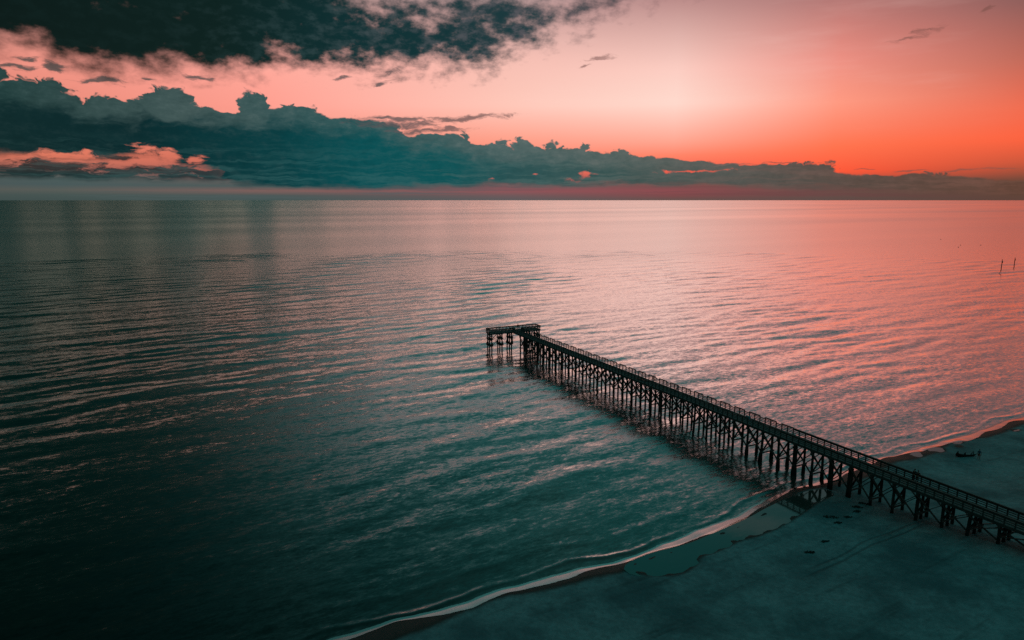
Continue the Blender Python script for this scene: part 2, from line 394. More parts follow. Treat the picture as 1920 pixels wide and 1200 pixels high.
# ------------------------------------------------------------------ object helpers
def mesh_obj(name, verts, faces, mat, parent=None, smooth=False):
    me = bpy.data.meshes.new(name); me.from_pydata([tuple(v) for v in verts], [], faces); me.update()
    if smooth: me.polygons.foreach_set('use_smooth', [True] * len(me.polygons))
    me.materials.append(mat)
    o = bpy.data.objects.new(name, me); C.objects.link(o)
    if parent: o.parent = parent
    return o
def empty(name, loc, rz=0.0):
    o = bpy.data.objects.new(name, None); C.objects.link(o); o.location = loc; o.rotation_euler = (0, 0, rz)
    o.empty_display_size = .3
    return o
def tag(o, label=None, cat=None, group=None, kind=None):
    if label: o['label'] = label
    if cat: o['category'] = cat
    if group: o['group'] = group
    if kind: o['kind'] = kind
    return o

class MB:
    def __init__(s): s.v = []; s.f = []
    def box(s, x0, x1, y0, y1, z0, z1):
        b = len(s.v)
        s.v += [(x0, y0, z0), (x1, y0, z0), (x1, y1, z0), (x0, y1, z0), (x0, y0, z1), (x1, y0, z1), (x1, y1, z1), (x0, y1, z1)]
        s.f += [tuple(b + i for i in q) for q in ((0, 3, 2, 1), (4, 5, 6, 7), (0, 1, 5, 4), (1, 2, 6, 5), (2, 3, 7, 6), (3, 0, 4, 7))]
        return s
    def beam(s, p, q, w, h, up=(0, 0, 1)):
        """rectangular bar from p to q"""
        p = Vector(p); q = Vector(q); d = (q - p).normalized(); up = Vector(up)
        if abs(d.dot(up)) > .98: up = Vector((1, 0, 0))
        sd = d.cross(up).normalized(); u = sd.cross(d).normalized()
        b = len(s.v)
        for c in (p, q):
            for i, j in ((-1, -1), (1, -1), (1, 1), (-1, 1)):
                s.v.append(tuple(c + sd * (i * w / 2) + u * (j * h / 2)))
        s.f += [tuple(b + i for i in k) for k in ((0, 1, 2, 3), (7, 6, 5, 4), (0, 4, 5, 1), (1, 5, 6, 2), (2, 6, 7, 3), (3, 7, 4, 0))]
        return s
    def tube(s, pts, rad, n=10, wob=0.0):
        """tapered tube through pts"""
        b0 = len(s.v); pts = [Vector(p) for p in pts]
        if not hasattr(rad, '__len__'): rad = [rad] * len(pts)
        for i, p in enumerate(pts):
            d = (pts[min(i + 1, len(pts) - 1)] - pts[max(i - 1, 0)]).normalized()
            a = Vector((1, 0, 0)) if abs(d.x) < .9 else Vector((0, 1, 0))
            u = d.cross(a).normalized(); w = d.cross(u).normalized()
            for k in range(n):
                th = 2 * math.pi * k / n; r = rad[i] * (1 + wob * random.uniform(-1, 1))
                s.v.append(tuple(p + u * (r * math.cos(th)) + w * (r * math.sin(th))))
        for i in range(len(pts) - 1):
            for k in range(n):
                s.f.append((b0 + i * n + k, b0 + i * n + (k + 1) % n, b0 + (i + 1) * n + (k + 1) % n, b0 + (i + 1) * n + k))
        s.f.append(tuple(b0 + k for k in range(n))[::-1]); e = b0 + (len(pts) - 1) * n
        s.f.append(tuple(e + k for k in range(n)))
        return s
    def build(s, name, mat, parent=None, smooth=False): return mesh_obj(name, s.v, s.f, mat, parent, smooth)

# ------------------------------------------------------------------ shoreline
E1 = np.array((.862, .507)); E2 = np.array((.507, -.862))       # along the shore, inland
SH = np.array([(-14.76, 65.85), (-9.43, 68.71), (-3.68, 71.79), (2.54, 74.68), (5.83, 76.32), (16.49, 81.38), (24.78, 86.79), (34.48, 93.94), (40.19, 98.7), (50.48, 105.19), (65.0, 114.52), (82.89, 123.46), (95.01, 130.83), (107.77, 137.99)])
sa_ = SH @ E1; sb_ = SH @ E2
# extend both ways
sl0 = .02; sa_ = np.concatenate(([-3000, sa_[0] - 60, sa_[0] - 25], sa_, [sa_[-1] + 60, 6000]))
sb_ = np.concatenate(([sb_[0] + 60, sb_[0] + 1.5, sb_[0] - .4], sb_, [sb_[-1] + 1.5, sb_[-1] + 200]))
fa = np.arange(-400, 700, .5); fb = np.interp(fa, sa_, sb_)
kk = np.exp(-np.linspace(-3, 3, 13) ** 2 / 2); kk /= kk.sum()
fb2 = np.convolve(np.pad(fb, 6, mode='edge'), kk, mode='valid')
# small natural cusps of the swash line
rs = np.random.RandomState(4)
for L_ in (23, 11, 6.1, 3.3):
    fb2 = fb2 + .012 * L_ * np.sin(fa * 2 * math.pi / L_ + rs.rand() * 6.28)
def shore_d(x, y):
    a = x * E1[0] + y * E1[1]; b = x * E2[0] + y * E2[1]
    c = np.where((a > -399) & (a < 699), np.interp(a, fa, fb2), np.interp(a, sa_, sb_))
    return a, b - c                                               # d > 0 is inland

def smooth01(t): t = np.clip(t, 0, 1); return t * t * (3 - 2 * t)
def sand_z(x, y):
    a, d = shore_d(x, y)
    z = np.where(d < 0, d * .075, 0.0)
    z = np.where(d >= 0, .62 * (1 - np.exp(-d / 4.2)) + .75 * smooth01((d - 8) / 22), z)
    z = z + smooth01((d - 4) / 8) * (.05 * np.sin(x * .23 + y * .11) * np.sin(y * .31 - x * .07) + .02 * np.sin(x * 1.1 + y * .6) * np.sin(y * .9))
    z = z + 2.6 * smooth01((d - 9) / 32) * np.exp(-((a - 100) / 34.0) ** 2)
    return np.maximum(z, -6)

# tidal pool outlines in world metres
POOLS = {
 'tidal_pool': [(49.92, 99.39), (46.11, 96.54), (41.32, 91.95), (37.0, 88.3), (33.55, 85.92), (30.23, 84.59), (26.2, 81.51), (23.61, 80.31), (22.73, 78.25), (20.11, 75.93), (16.31, 75.93), (13.73, 77.13), (18.24, 80.57), (23.42, 82.47), (29.36, 86.82), (33.87, 89.96), (38.34, 93.84), (42.01, 96.54), (47.29, 99.97)],
}
def px_ground(x, y, z):
    c, s = math.cos(PITCH), math.sin(PITCH); dd = (y - 600) * c + 1280 * s; t = (H - z) / dd
    return ((x - 960) * t, (1280 * c - (y - 600) * s) * t)
SMALL = [[(1708, 851), (1716, 848), (1728, 847), (1731, 852), (1722, 856), (1712, 855)],
         [(1740, 843), (1750, 839), (1762, 839), (1770, 842), (1768, 846), (1760, 848), (1748, 846)],
         [(1789, 830), (1797, 828), (1806, 826), (1801, 830), (1793, 832)],
         [(1793, 837), (1802, 836), (1801, 838), (1795, 838.5)],
         [(1896, 806), (1904, 807), (1912, 806), (1906, 809), (1899, 808.5)]]
POOL_Z = {}
def poly_dist(px_, py_, poly):
    """signed distance (negative inside) of arrays to a polygon"""
    P = np.array(poly); n = len(P); dmin = np.full(px_.shape, 1e9); inside = np.zeros(px_.shape, bool)
    for i in range(n):
        a = P[i]; b = P[(i + 1) % n]; ab = b - a
        t = np.clip(((px_ - a[0]) * ab[0] + (py_ - a[1]) * ab[1]) / (ab @ ab), 0, 1)
        dmin = np.minimum(dmin, np.hypot(px_ - a[0] - t * ab[0], py_ - a[1] - t * ab[1]))
        cond = ((a[1] > py_) != (b[1] > py_)) & (px_ < (b[0] - a[0]) * (py_ - a[1]) / (b[1] - a[1] + 1e-12) + a[0])
        inside ^= cond
    return np.where(inside, -dmin, dmin)
def chaikin(P, n=2):
    for _ in range(n):
        Q = []
        for i in range(len(P)):
            a, b = P[i], P[(i + 1) % len(P)]
            Q.append((a[0] * .75 + b[0] * .25, a[1] * .75 + b[1] * .25)); Q.append((a[0] * .25 + b[0] * .75, a[1] * .25 + b[1] * .75))
        P = Q
    return P
pool_polys = [('tidal_pool', chaikin(POOLS['tidal_pool']))]
for q in SMALL: pool_polys.append(('sand_puddle', chaikin([px_ground(u, v, .3) for u, v in q])))
pool_info = []
for nm, P in pool_polys:
    A = np.array(P); zc = float(np.median(sand_z(A[:, 0], A[:, 1])))
    rip = rs.rand(4) * 6.28
    if nm == 'tidal_pool':
        cen = A.mean(0)
    pool_info.append((nm, A, zc))
def ground_z(x, y):
    z = sand_z(x, y)
    for nm, A, zc in pool_info:
        lo = A.min(0) - 4; hi = A.max(0) + 4
        m = (x > lo[0]) & (x < hi[0]) & (y > lo[1]) & (y < hi[1])
        if not m.any(): continue
        sd = poly_dist(x[m], y[m], A)
        wgt = smooth01((1.6 - sd) / 1.8)
        xx, yy = x[m], y[m]
        flat = zc + np.clip(sd, -1.5, 1.8) * .045 + .013 * np.sin(xx * 1.9 + yy * .7) + .011 * np.sin(yy * 2.7 - xx * 1.1 + 1) + .007 * np.sin(xx * 4.3 + 2) * np.sin(yy * 3.9)
        z[m] = z[m] * (1 - wgt) + flat * wgt
    return z

# ------------------------------------------------------------------ beach: one sheet
M_sand, t, out = newmat('beach_sand')
att = t.nodes.new('ShaderNodeAttribute'); att.attribute_name = 'wet'; wet = X(att.outputs['Fac'])
g = t.nodes.new('ShaderNodeNewGeometry'); s = t.nodes.new('ShaderNodeSeparateXYZ'); t.links.new(g.outputs['Position'], s.inputs[0])
gx, gy = X(s.outputs[0]), X(s.outputs[1])
P_ = g.outputs['Position']
n1 = noise(P_, .09, 6, .65); n2 = noise(P_, 1.3, 6, .7); n3 = noise(P_, 14.0, 3, .6)
dry = mix(sstep(n1, .35, .65), lin('#557a80'), lin('#88b0b5'))
dry = mix((n2 - .5) * 1.6 + (n3 - .5) * .9 + .25, dry, lin('#486064'))
sa2 = gx * .87 + gy * .49; sb2 = gx * -.49 + gy * .87
lines = noise(vec(sa2 * .05, sb2 * .55, 0.0), 1.0, 4, .6)
dry = mix(sstep(lines, .56, .70) * .35, dry, lin('#2d3b3c'))
# tyre tracks curving across the dry sand
def track(pts):
    lo, hi = pts[0][0], pts[-1][0]
    yy = curve(gx, pts, lo, hi, 50, 100)
    d_ = X.m('ABSOLUTE', gy - yy + (noise(P_, .5, 2, .5) - .5) * .3)
    return sstep(-d_, -.34, -.08) * sstep(gx, lo, lo + 4) * sstep(-gx, -hi, -hi + 6)
tr = None
for tp in ([(1500, 1068), (1546, 1051), (1590, 1032), (1617, 1015), (1675, 997), (1712, 984), (1760, 973)], [(1490, 1085), (1560, 1057), (1600, 1039), (1633, 1023), (1692, 1004), (1729, 989), (1775, 978)],):
    v = track(sorted(px_ground(a_, b_, 1.2) for a_, b_ in tp))
    tr = v if tr is None else vmax(tr, v)
dry = mix(tr * .42, dry, lin('#28373a'))
wetc = mix(n2, lin('#20302f'), lin('#33433f'))
wl = clamp01(wet + (n2 - .5) * .25)
p = t.nodes.new('ShaderNodeBsdfPrincipled'); t.links.new(p.outputs[0], out.inputs[0])
t.links.new(mix(sstep(wl, .25, .75), dry, wetc), p.inputs['Base Color'])
t.links.new(lmap(wl, .2, .95, .95, .55).s, p.inputs['Roughness'])
t.links.new(lmap(wl, .2, .9, .1, .16).s, p.inputs['Specular IOR Level'])
bp = t.nodes.new('ShaderNodeBump'); bp.inputs['Distance'].default_value = .06
t.links.new((n2 * .6 + n3 * .25 - tr * .8 + lines * .4 + voro(P_, 2.1) * .5).s, bp.inputs['Height'])
t.links.new(lmap(wl, .1, .8, .7, .06).s, bp.inputs['Strength'])
t.links.new(bp.outputs[0], p.inputs['Normal'])

def grid_mesh(name, Xg, Yg, Zg, mat, smooth=True):
    nr, nc = Xg.shape
    me = bpy.data.meshes.new(name)
    co = np.stack([Xg, Yg, Zg], -1).reshape(-1, 3).astype(np.float32)
    i = np.arange(nr * nc).reshape(nr, nc)
    q = np.stack([i[:-1, :-1], i[:-1, 1:], i[1:, 1:], i[1:, :-1]], -1).reshape(-1, 4).astype(np.int32)
    me.vertices.add(len(co)); me.vertices.foreach_set('co', co.ravel())
    me.loops.add(q.size); me.loops.foreach_set('vertex_index', q.ravel())
    me.polygons.add(len(q)); me.polygons.foreach_set('loop_start', np.arange(0, q.size, 4, dtype=np.int32))
    me.update(calc_edges=True)
    me.polygons.foreach_set('use_smooth', np.ones(len(q), bool))
    me.materials.append(mat)
    o = bpy.data.objects.new(name, me); C.objects.link(o)
    return o, me

# grid in shore coordinates: a along, d inland
ga = np.concatenate([[-3000, -1200, -500, -250], np.arange(-120, 30, .9), np.arange(30, 190, .36), np.arange(190, 330, 1.5), [400, 600, 1200, 3000]])
gd = np.concatenate([[-40, -30, -20, -14], np.arange(-10, 9, .22), np.arange(9, 70, .6), np.arange(70, 130, 2.5), [160, 220, 400, 900, 3000]])
GA, GD = np.meshgrid(ga, gd)
GC = np.where((GA > -399) & (GA < 699), np.interp(GA, fa, fb2), np.interp(GA, sa_, sb_))
GX = GA * E1[0] + (GD + GC) * E2[0]; GY = GA * E1[1] + (GD + GC) * E2[1]
GZ = ground_z(GX.ravel().copy(), GY.ravel().copy()).reshape(GX.shape)
beach, bme = grid_mesh('beach', GX, GY, GZ, M_sand)
tag(beach, kind='structure')
wetv = 1 - smooth01((GD - 1.2 - .9 * np.sin(GA * .13) - .5 * np.sin(GA * .31 + 1)) / 3.4)
wfl = wetv.ravel()
gxf, gyf = GX.ravel(), GY.ravel()
for nm, A, zc in pool_info:
    lo = A.min(0) - 3; hi = A.max(0) + 3
    m = (gxf > lo[0]) & (gxf < hi[0]) & (gyf > lo[1]) & (gyf < hi[1])
    sd = poly_dist(gxf[m], gyf[m], A)
    wfl[m] = np.maximum(wfl[m], smooth01((1.5 - sd) / 1.9) * .85)
at = bme.attributes.new('wet', 'FLOAT', 'POINT'); at.data.foreach_set('value', wfl.astype(np.float32))
# make sure the sheet faces up
if bme.polygons[len(bme.polygons) // 2].normal.z < 0: bme.flip_normals()

# ------------------------------------------------------------------ pools standing on the sand
def flat_poly(name, P, z, mat):
    bm = bmesh.new(); vs = [bm.verts.new((p[0], p[1], z)) for p in P]
    f = bm.faces.new(vs)
    if f.normal.z < 0: f.normal_flip()
    bmesh.ops.triangulate(bm, faces=bm.faces[:]); 
    me = bpy.data.meshes.new(name); bm.to_mesh(me); bm.free(); me.materials.append(mat)
    for pl in me.polygons:
        pass
    o = bpy.data.objects.new(name, me); C.objects.link(o); return o
for nm, A, zc in pool_info:
    cA = np.roll(A, -1, 0) - np.roll(A, 1, 0); nA = np.stack([cA[:, 1], -cA[:, 0]], 1); nA /= np.linalg.norm(nA, axis=1)[:, None] + 1e-9
    if poly_dist(A[:1, 0] + nA[:1, 0] * .05, A[:1, 1] + nA[:1, 1] * .05, A)[0] < 0: nA = -nA
    big = nm == 'tidal_pool'
    o = flat_poly(nm, A + nA * (.8 if big else .25), zc + .008, M_pool); tag(o, kind='structure')
    o.data.update()
    if o.data.polygons[0].normal.z < 0: o.data.flip_normals()

# ------------------------------------------------------------------ sea: waves modelled in a polar sheet
def wave_field(x, y, spacing):
    a, d = shore_d(x, y)
    z = np.zeros_like(x)
    r_ = np.random.RandomState(11)
    base = math.atan2(-.862, .507)                          # running to the shore
    att_ = .16 + .84 * smooth01((-d - 1) / 28)
    for k in range(70):
        Lw = 3.2 * (26 / 3.2) ** (k / 69.0)
        th = base + .10 + r_.normal(0, .19 if Lw > 9 else .30)
        kx, ky = math.cos(th) * 2 * math.pi / Lw, math.sin(th) * 2 * math.pi / Lw
        ph = r_.rand() * 6.28
        am = .0016 * Lw * (1.0 if 5 < Lw < 13 else .65)
        fade = smooth01((Lw / np.maximum(spacing, 1e-3) - 2.5) / 3)
        w_ = np.sin(kx * x + ky * y + ph)
        z += am * fade * (w_ + .18 * np.cos(2 * (kx * x + ky * y + ph)))
    grp = .75 + .45 * np.sin(a * .021 + .6) * np.sin(d * .035 + a * .008) + .25 * np.sin(a * .05 + d * .03)
    z = z * att_ * grp
    # the little breaker at the edge
    cr = -1.6 - .5 * np.sin(a * .17) - .3 * np.sin(a * .41 + 1)
    z += .11 * np.exp(-((d - cr) / .42) ** 2) * (.65 + .35 * np.sin(a * .23 + 2))
    z += .05 * np.exp(-((d - cr + 4.2) / .9) ** 2)
    return z
ang = np.concatenate([np.linspace(-100, -46, 28)[:-1], np.linspace(-46, 50, 1150), np.linspace(50, 100, 26)[1:]])
rad = [30.0]
while rad[-1] < 620: rad.append(rad[-1] * 1.0036)
while rad[-1] < 2500: rad.append(rad[-1] * 1.02)
while rad[-1] < 110000: rad.append(rad[-1] * 1.10)
rad = np.array(rad)
TH, RR = np.meshgrid(np.radians(ang), rad)
WX = RR * np.sin(TH); WY = RR * np.cos(TH)
dr = np.gradient(rad)[:, None] * np.ones_like(TH); dt = RR * np.gradient(np.radians(ang))[None, :]
WZ = wave_field(WX, WY, np.maximum(dr, dt * .6))
_, WD = shore_d(WX, WY)
WZ = np.where(WD > 3, -.4, WZ)
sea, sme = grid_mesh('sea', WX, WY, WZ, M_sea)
if sme.polygons[1000].normal.z < 0: sme.flip_normals()
tag(sea, kind='structure')

# ------------------------------------------------------------------ swash: thin bright sheet of water sliding back down the beach face
M_sw, t, out = newmat('swash_film')
g = t.nodes.new('ShaderNodeNewGeometry')
att = t.nodes.new('ShaderNodeAttribute'); att.attribute_name = 'edge'; ed = X(att.outputs['Fac'])
nf = noise(g.outputs['Position'], 1.6, 6, .7); nf2 = noise(g.outputs['Position'], 7.0, 4, .6)
gl = t.nodes.new('ShaderNodeBsdfGlossy'); gl.inputs['Roughness'].default_value = .16; gl.inputs['Color'].default_value = (.95, .9, .88, 1)
df = t.nodes.new('ShaderNodeBsdfDiffuse'); t.links.new(mix(nf2, lin('#26302f'), lin('#524f49')), df.inputs[0])
b_ = t.nodes.new('ShaderNodeBump'); b_.inputs['Strength'].default_value = .12; b_.inputs['Distance'].default_value = .03
t.links.new(nf2.s, b_.inputs['Height']); t.links.new(b_.outputs[0], gl.inputs['Normal'])
ms = t.nodes.new('ShaderNodeMixShader'); ms.inputs[0].default_value = .66
t.links.new(df.outputs[0], ms.inputs[1]); t.links.new(gl.outputs[0], ms.inputs[2])
tr_ = t.nodes.new('ShaderNodeBsdfTransparent')
ms2 = t.nodes.new('ShaderNodeMixShader')
t.links.new(sstep(ed + (nf - .5) * .8, .12, .42).s, ms2.inputs[0]); t.links.new(tr_.outputs[0], ms2.inputs[1]); t.links.new(ms.outputs[0], ms2.inputs[2])
t.links.new(ms2.outputs[0], out.inputs[0])
wa = np.arange(-20, 220, .3); wn_ = 14
wid = 1.15 + .45 * np.sin(wa * .19 + 1.0) + .35 * np.sin(wa * .47) + .3 * np.sin(wa * .083 + 2)
wid *= np.interp(wa, [-20, 10, 40, 60, 75, 82, 95, 110, 190, 220], [.6, .8, 1.1, 1.25, 1.0, .9, .8, 1.1, 1.3, 1.3])
wid = np.maximum(wid, .25)
tt = np.linspace(0, 1, wn_)
SA = np.tile(wa, (wn_, 1)); SD = -.45 + tt[:, None] * (wid[None, :] + .45)
SC = np.interp(SA, fa, fb2)
SXx = SA * E1[0] + (SD + SC) * E2[0]; SYy = SA * E1[1] + (SD + SC) * E2[1]
SZ = np.maximum(ground_z(SXx.ravel().copy(), SYy.ravel().copy()).reshape(SXx.shape), 0 + SD * .0) + .03
sw, swm = grid_mesh('swash', SXx, SYy, SZ, M_sw)
if swm.polygons[100].normal.z < 0: swm.flip_normals()
at = swm.attributes.new('edge', 'FLOAT', 'POINT')
ev = (np.minimum(tt / .25, (1 - tt) / .22)[:, None] * np.ones_like(SA)).ravel()
at.data.foreach_set('value', np.clip(ev, 0, 1).astype(np.float32))
tag(sw, kind='structure')

def gz(x, y): return float(ground_z(np.array([x], float), np.array([y], float))[0])

def on_ground(u, v):
    z_ = 1.0
    for _ in range(8): q = px_ground(u, v, z_); z_ = gz(*q)
    return q[0], q[1], z_
# ------------------------------------------------------------------ the pier
BX, BY = 8.14, 192.92
UX, UY = .43596, -.89997                                     # towards land
PA = math.atan2(UY, UX)
W = 2.9; ZD = 5.72                                           # deck width and height
def loc2w(s_, y_): return BX + UX * s_ - UY * y_, BY + UY * s_ + UX * y_
pier = empty('fishing_pier', (BX, BY, 0), PA)
tag(pier, 'long dark timber fishing pier with T-shaped head running from beach out over the sea', 'pier')
S0, S1 = -12.5, 138.0
HS0, HS1, HY0, HY1 = -16.1, -12.5, -10.0, 6.9                # T-head: s range, y range (y>0 is right)
# deck boards
mb = MB(); s_ = S0 + .012
while s_ < S1:
    w_ = .19
    mb.box(s_, s_ + w_ - .015, -W - .05 + random.uniform(-.02, .02), .05 + random.uniform(-.02, .02), ZD - .045 + random.uniform(0, .004), ZD + random.uniform(-.003, .004))
    s_ += w_
mb.build('deck', M_deck, pier)
mb = MB(); y_ = HY0
while y_ < HY1:
    mb.box(HS0 + random.uniform(-.02, .02), HS1, y_, y_ + .175, ZD - .045, ZD + random.uniform(-.003, .004)); y_ += .19
mb.build('head_deck', M_deck, pier)
for k in range(4):
    y_ = -W + .22 + k * (W - .44) / 3
    MB().box(HS0 + .15, S1, y_ - .06, y_ + .06, ZD - .37, ZD - .052).build('stringer', M_wood, pier)
for y_ in (-W - .055, .055):
    MB().box(HS1 + .01 if y_ > 0 else HS1 + .01, S1, y_ - .03, y_ + .03, ZD - .36, ZD + .03).build('edge_board', M_wood, pier)
for s_ in (HS0 + .1, (HS0 + HS1) / 2, HS1 - .1):
    MB().box(s_ - .07, s_ + .07, HY0 + .05, -W - .1, ZD - .37, ZD - .05).build('head_beam', M_wood, pier)
    MB().box(s_ - .07, s_ + .07, .1, HY1 - .05, ZD - .37, ZD - .05).build('head_beam', M_wood, pier)

YN, YF = -2.6, -.3
def pile_mesh(r, ztop, zbot, lean=(0, 0), jacket=False):
    m = MB(); n = 6
    pts = [(lean[0] * (1 - i / n), lean[1] * (1 - i / n), zbot + (ztop - zbot) * i / n) for i in range(n + 1)]
    m.tube(pts, [r * (1.12 - .16 * i / n) for i in range(n + 1)], 9, .05)
    if jacket:
        m.tube([(lean[0] * .98, lean[1] * .98, zbot), (lean[0] * .85, lean[1] * .85, .4), (lean[0] * .7, lean[1] * .7, 1.5)], [r * 1.7, r * 1.65, r * 1.35], 9, .08)
    return m
bents = [93.95 + 3.5 * k for k in range(-30, 13)]
bents = [b for b in bents if b > -10.5]
for i, sb in enumerate(bents):
    wx, wy = loc2w(sb, -1.4); zg = gz(wx, wy); zb = max(zg - 1.2, -3.5)
    bent = MB().box(sb - .15, sb + .15, -W - .05, .05, ZD - .68, ZD - .375).build('pile_bent', M_wood, pier)
    near_shore = 82 < sb < 108
    for y_ in (YN, YF):
        dbl = y_ == YN and int(round((sb - 93.95) / 3.5)) in (0, 2, 3)
        for j in ((0,) if not dbl else (0, 1)):
            ln = (random.uniform(-.10, .10), random.uniform(-.08, .08) + (-.30 if y_ == YN and i % 5 == 2 else 0))
            m = pile_mesh(.20 + random.uniform(-.015, .025), ZD - .66, zb, ln, near_shore and zg < .1)
            o = m.build('pile', M_pile, bent, True); o.location = (sb + (j * .42 if dbl else 0) - (.2 if dbl else 0), y_, 0)
    if sb < 78 or sb > 112:
        o = pile_mesh(.19, ZD - .66, zb, (random.uniform(-.08, .08), random.uniform(-.1, .1)), False).build('centre_pile', M_pile, bent, True)
        o.location = (sb, (YN + YF) / 2, 0)
    zt = ZD - .75; zl = max(zg + .9, 1.5)
    # cross braces in the bent, one each side of the piles
    m = MB(); m.beam((sb - .23, YN - .3, zt), (sb - .23, YF + .3, zl + .3), .09, .27, (1, 0, 0)); m.beam((sb + .23, YF + .3, zt), (sb + .23, YN - .3, zl + .3), .09, .27, (1, 0, 0))
    m.build('cross_brace', M_wood, bent)
    MB().box(sb + .19, sb + .27, YN - .35, YF + .35, zl - .02, zl + .22).build('waler', M_wood, bent)
    # lengthwise cross brace to the next bent on the near row
    if i < len(bents) - 1:
        sn = bents[i + 1]
        m = MB()
        m.beam((sb, YN - .20, zt + .05), (sn, YN - .20, zl + .1), .09, .27, (0, 1, 0)); m.beam((sn, YN - .28, zt + .05), (sb, YN - .28, zl + .1), .09, .27, (0, 1, 0))
        m.build('bay_brace', M_wood, pier)
        m = MB()
        m.beam((sb, YF + .20, zt + .05), (sn, YF + .20, zl + .1), .09, .27, (0, 1, 0)); m.beam((sn, YF + .28, zt + .05), (sb, YF + .28, zl + .1), .09, .27, (0, 1, 0))
        if random.random() > .12: m.build('far_bay_brace', M_wood, pier)
# T-head bents: three piles each, two levels of walers
for y_ in (-9.6, -6.2, -3.0, 3.0, 6.5):
    bent = MB().box(HS0 + .05, HS1 - .05, y_ - .15, y_ + .15, ZD - .68, ZD - .375).build('head_bent', M_wood, pier)
    for s_ in (HS0 + .3, (HS0 + HS1) / 2, HS1 - .3):
        o = pile_mesh(.19, ZD - .66, -3.5, (random.uniform(-.08, .08), random.uniform(-.08, .08))).build('head_pile', M_pile, bent, True)
        o.location = (s_, y_, 0)
    for z_, h_ in ((3.75, .30), (1.75, .42)):
        MB().box(HS0 - .05, HS1 + .05, y_ + .2, y_ + .34, z_, z_ + h_).build('waler', M_wood, bent)
        MB().box(HS0 - .05, HS1 + .05, y_ - .34, y_ - .2, z_ - .12, z_ + h_ - .12).build('waler', M_wood, bent)
    m = MB(); m.beam((HS0 + .2, y_ + .4, 4.9), (HS1 - .2, y_ + .4, 2.1), .09, .27, (0, 1, 0)); m.beam((HS1 - .2, y_ - .4, 4.9), (HS0 + .2, y_ - .4, 2.1), .09, .27, (0, 1, 0))
    m.build('cross_brace', M_wood, bent)
for (ya, yb) in ((-9.6, -6.2), (3.0, 6.5), (-3.0, -W + .3)):
    for s_ in (HS0 + .1, HS1 - .1):
        m = MB(); m.beam((s_, ya, 4.9), (s_, yb, 2.1), .09, .27, (1, 0, 0)); m.beam((s_ + .1, yb, 4.9), (s_ + .1, ya, 2.1), .09, .27, (1, 0, 0))
        m.build('head_brace', M_wood, pier)

# railings: three rails; top rail steps up and down over the water, level over the beach
def rail_panel(p0, p1, posts_as_parts, cut, name='railing'):
    p0 = Vector(p0); p1 = Vector(p1); L_ = (p1 - p0).length; dd = (p1 - p0).normalized(); nn = Vector((-dd.y, dd.x, 0))
    m = MB()
    hi = 1.10
    ps = [0, L_ / 3, 2 * L_ / 3]
    def P(t_, z_): q = p0 + dd * t_; return (q.x, q.y, ZD + z_)
    for z_ in (.30, .58) + ((.84,) if True else ()):
        m.beam(P(0, z_), P(L_, z_), .05, .115)
    if cut:
        m.beam(P(L_ / 3 - .08, hi + .06), P(L_ + .0, hi + .06), .22, .07)
        m.beam(P(0, .90), P(L_ / 3, .90), .2, .07)
        m.beam(P(L_ / 3 - .05, hi - .05), P(L_, hi - .05), .05, .13)
    else:
        m.beam(P(0, hi), P(L_, hi), .22, .08); m.beam(P(0, hi - .12), P(L_, hi - .12), .06, .14)
    pm = []
    for k, t_ in enumerate(ps):
        top_ = hi if (k or not cut) else hi
        q = p0 + dd * (t_ + .02) + nn * .0
        pm.append((q, top_))
    if not posts_as_parts:
        for q, tp in pm: m.box(q.x - .07, q.x + .07, q.y - .07, q.y + .07, ZD - .34, ZD + tp)
    o = m.build(name, M_wood, pier)
    if posts_as_parts:
        for q, tp in pm:
            MB().box(q.x - .07, q.x + .07, q.y - .07, q.y + .07, ZD - .34, ZD + tp).build('rail_post', M_wood, o)
PER = 3.75
s_ = 83.5 - 26 * PER + 1.25 * 0
k = 0
s_ = 84.74 - 26 * PER - PER / 3
while s_ < S1 - .1:
    e_ = min(s_ + PER, S1)
    for yy_ in (.02, -W - .02):
        if s_ > HS1:
            rail_panel((s_, yy_, 0), (e_, yy_, 0), 72 < s_ < 134, s_ < 88)
    s_ += PER
first = 84.74 - 26 * PER - PER / 3
while first < HS1: first += PER
for yy_ in (.02, -W - .02): rail_panel((HS1 + .05, yy_, 0), (first, yy_, 0), False, False)
nn_ = 5; stp = (HY1 - HY0) / nn_
for k in range(nn_): rail_panel((HS0 + .03, HY0 + stp * k, 0), (HS0 + .03, HY0 + stp * (k + 1), 0), False, False, 'head_railing')
rail_panel((HS0 + .05, HY0 + .03, 0), (HS1 - .05, HY0 + .03, 0), False, False, 'head_railing')
rail_panel((HS0 + .05, HY1 - .03, 0), (HS1 - .05, HY1 - .03, 0), False, False, 'head_railing')
rail_panel((HS1 - .03, HY0, 0), (HS1 - .03, HY0 + (HY0 * -1 - W) / 2, 0), False, False, 'head_railing')
rail_panel((HS1 - .03, HY0 + (HY0 * -1 - W) / 2, 0), (HS1 - .03, -W, 0), False, False, 'head_railing')
rail_panel((HS1 - .03, .1, 0), (HS1 - .03, HY1 / 2, 0), False, False, 'head_railing')
rail_panel((HS1 - .03, HY1 / 2, 0), (HS1 - .03, HY1, 0), False, False, 'head_railing')

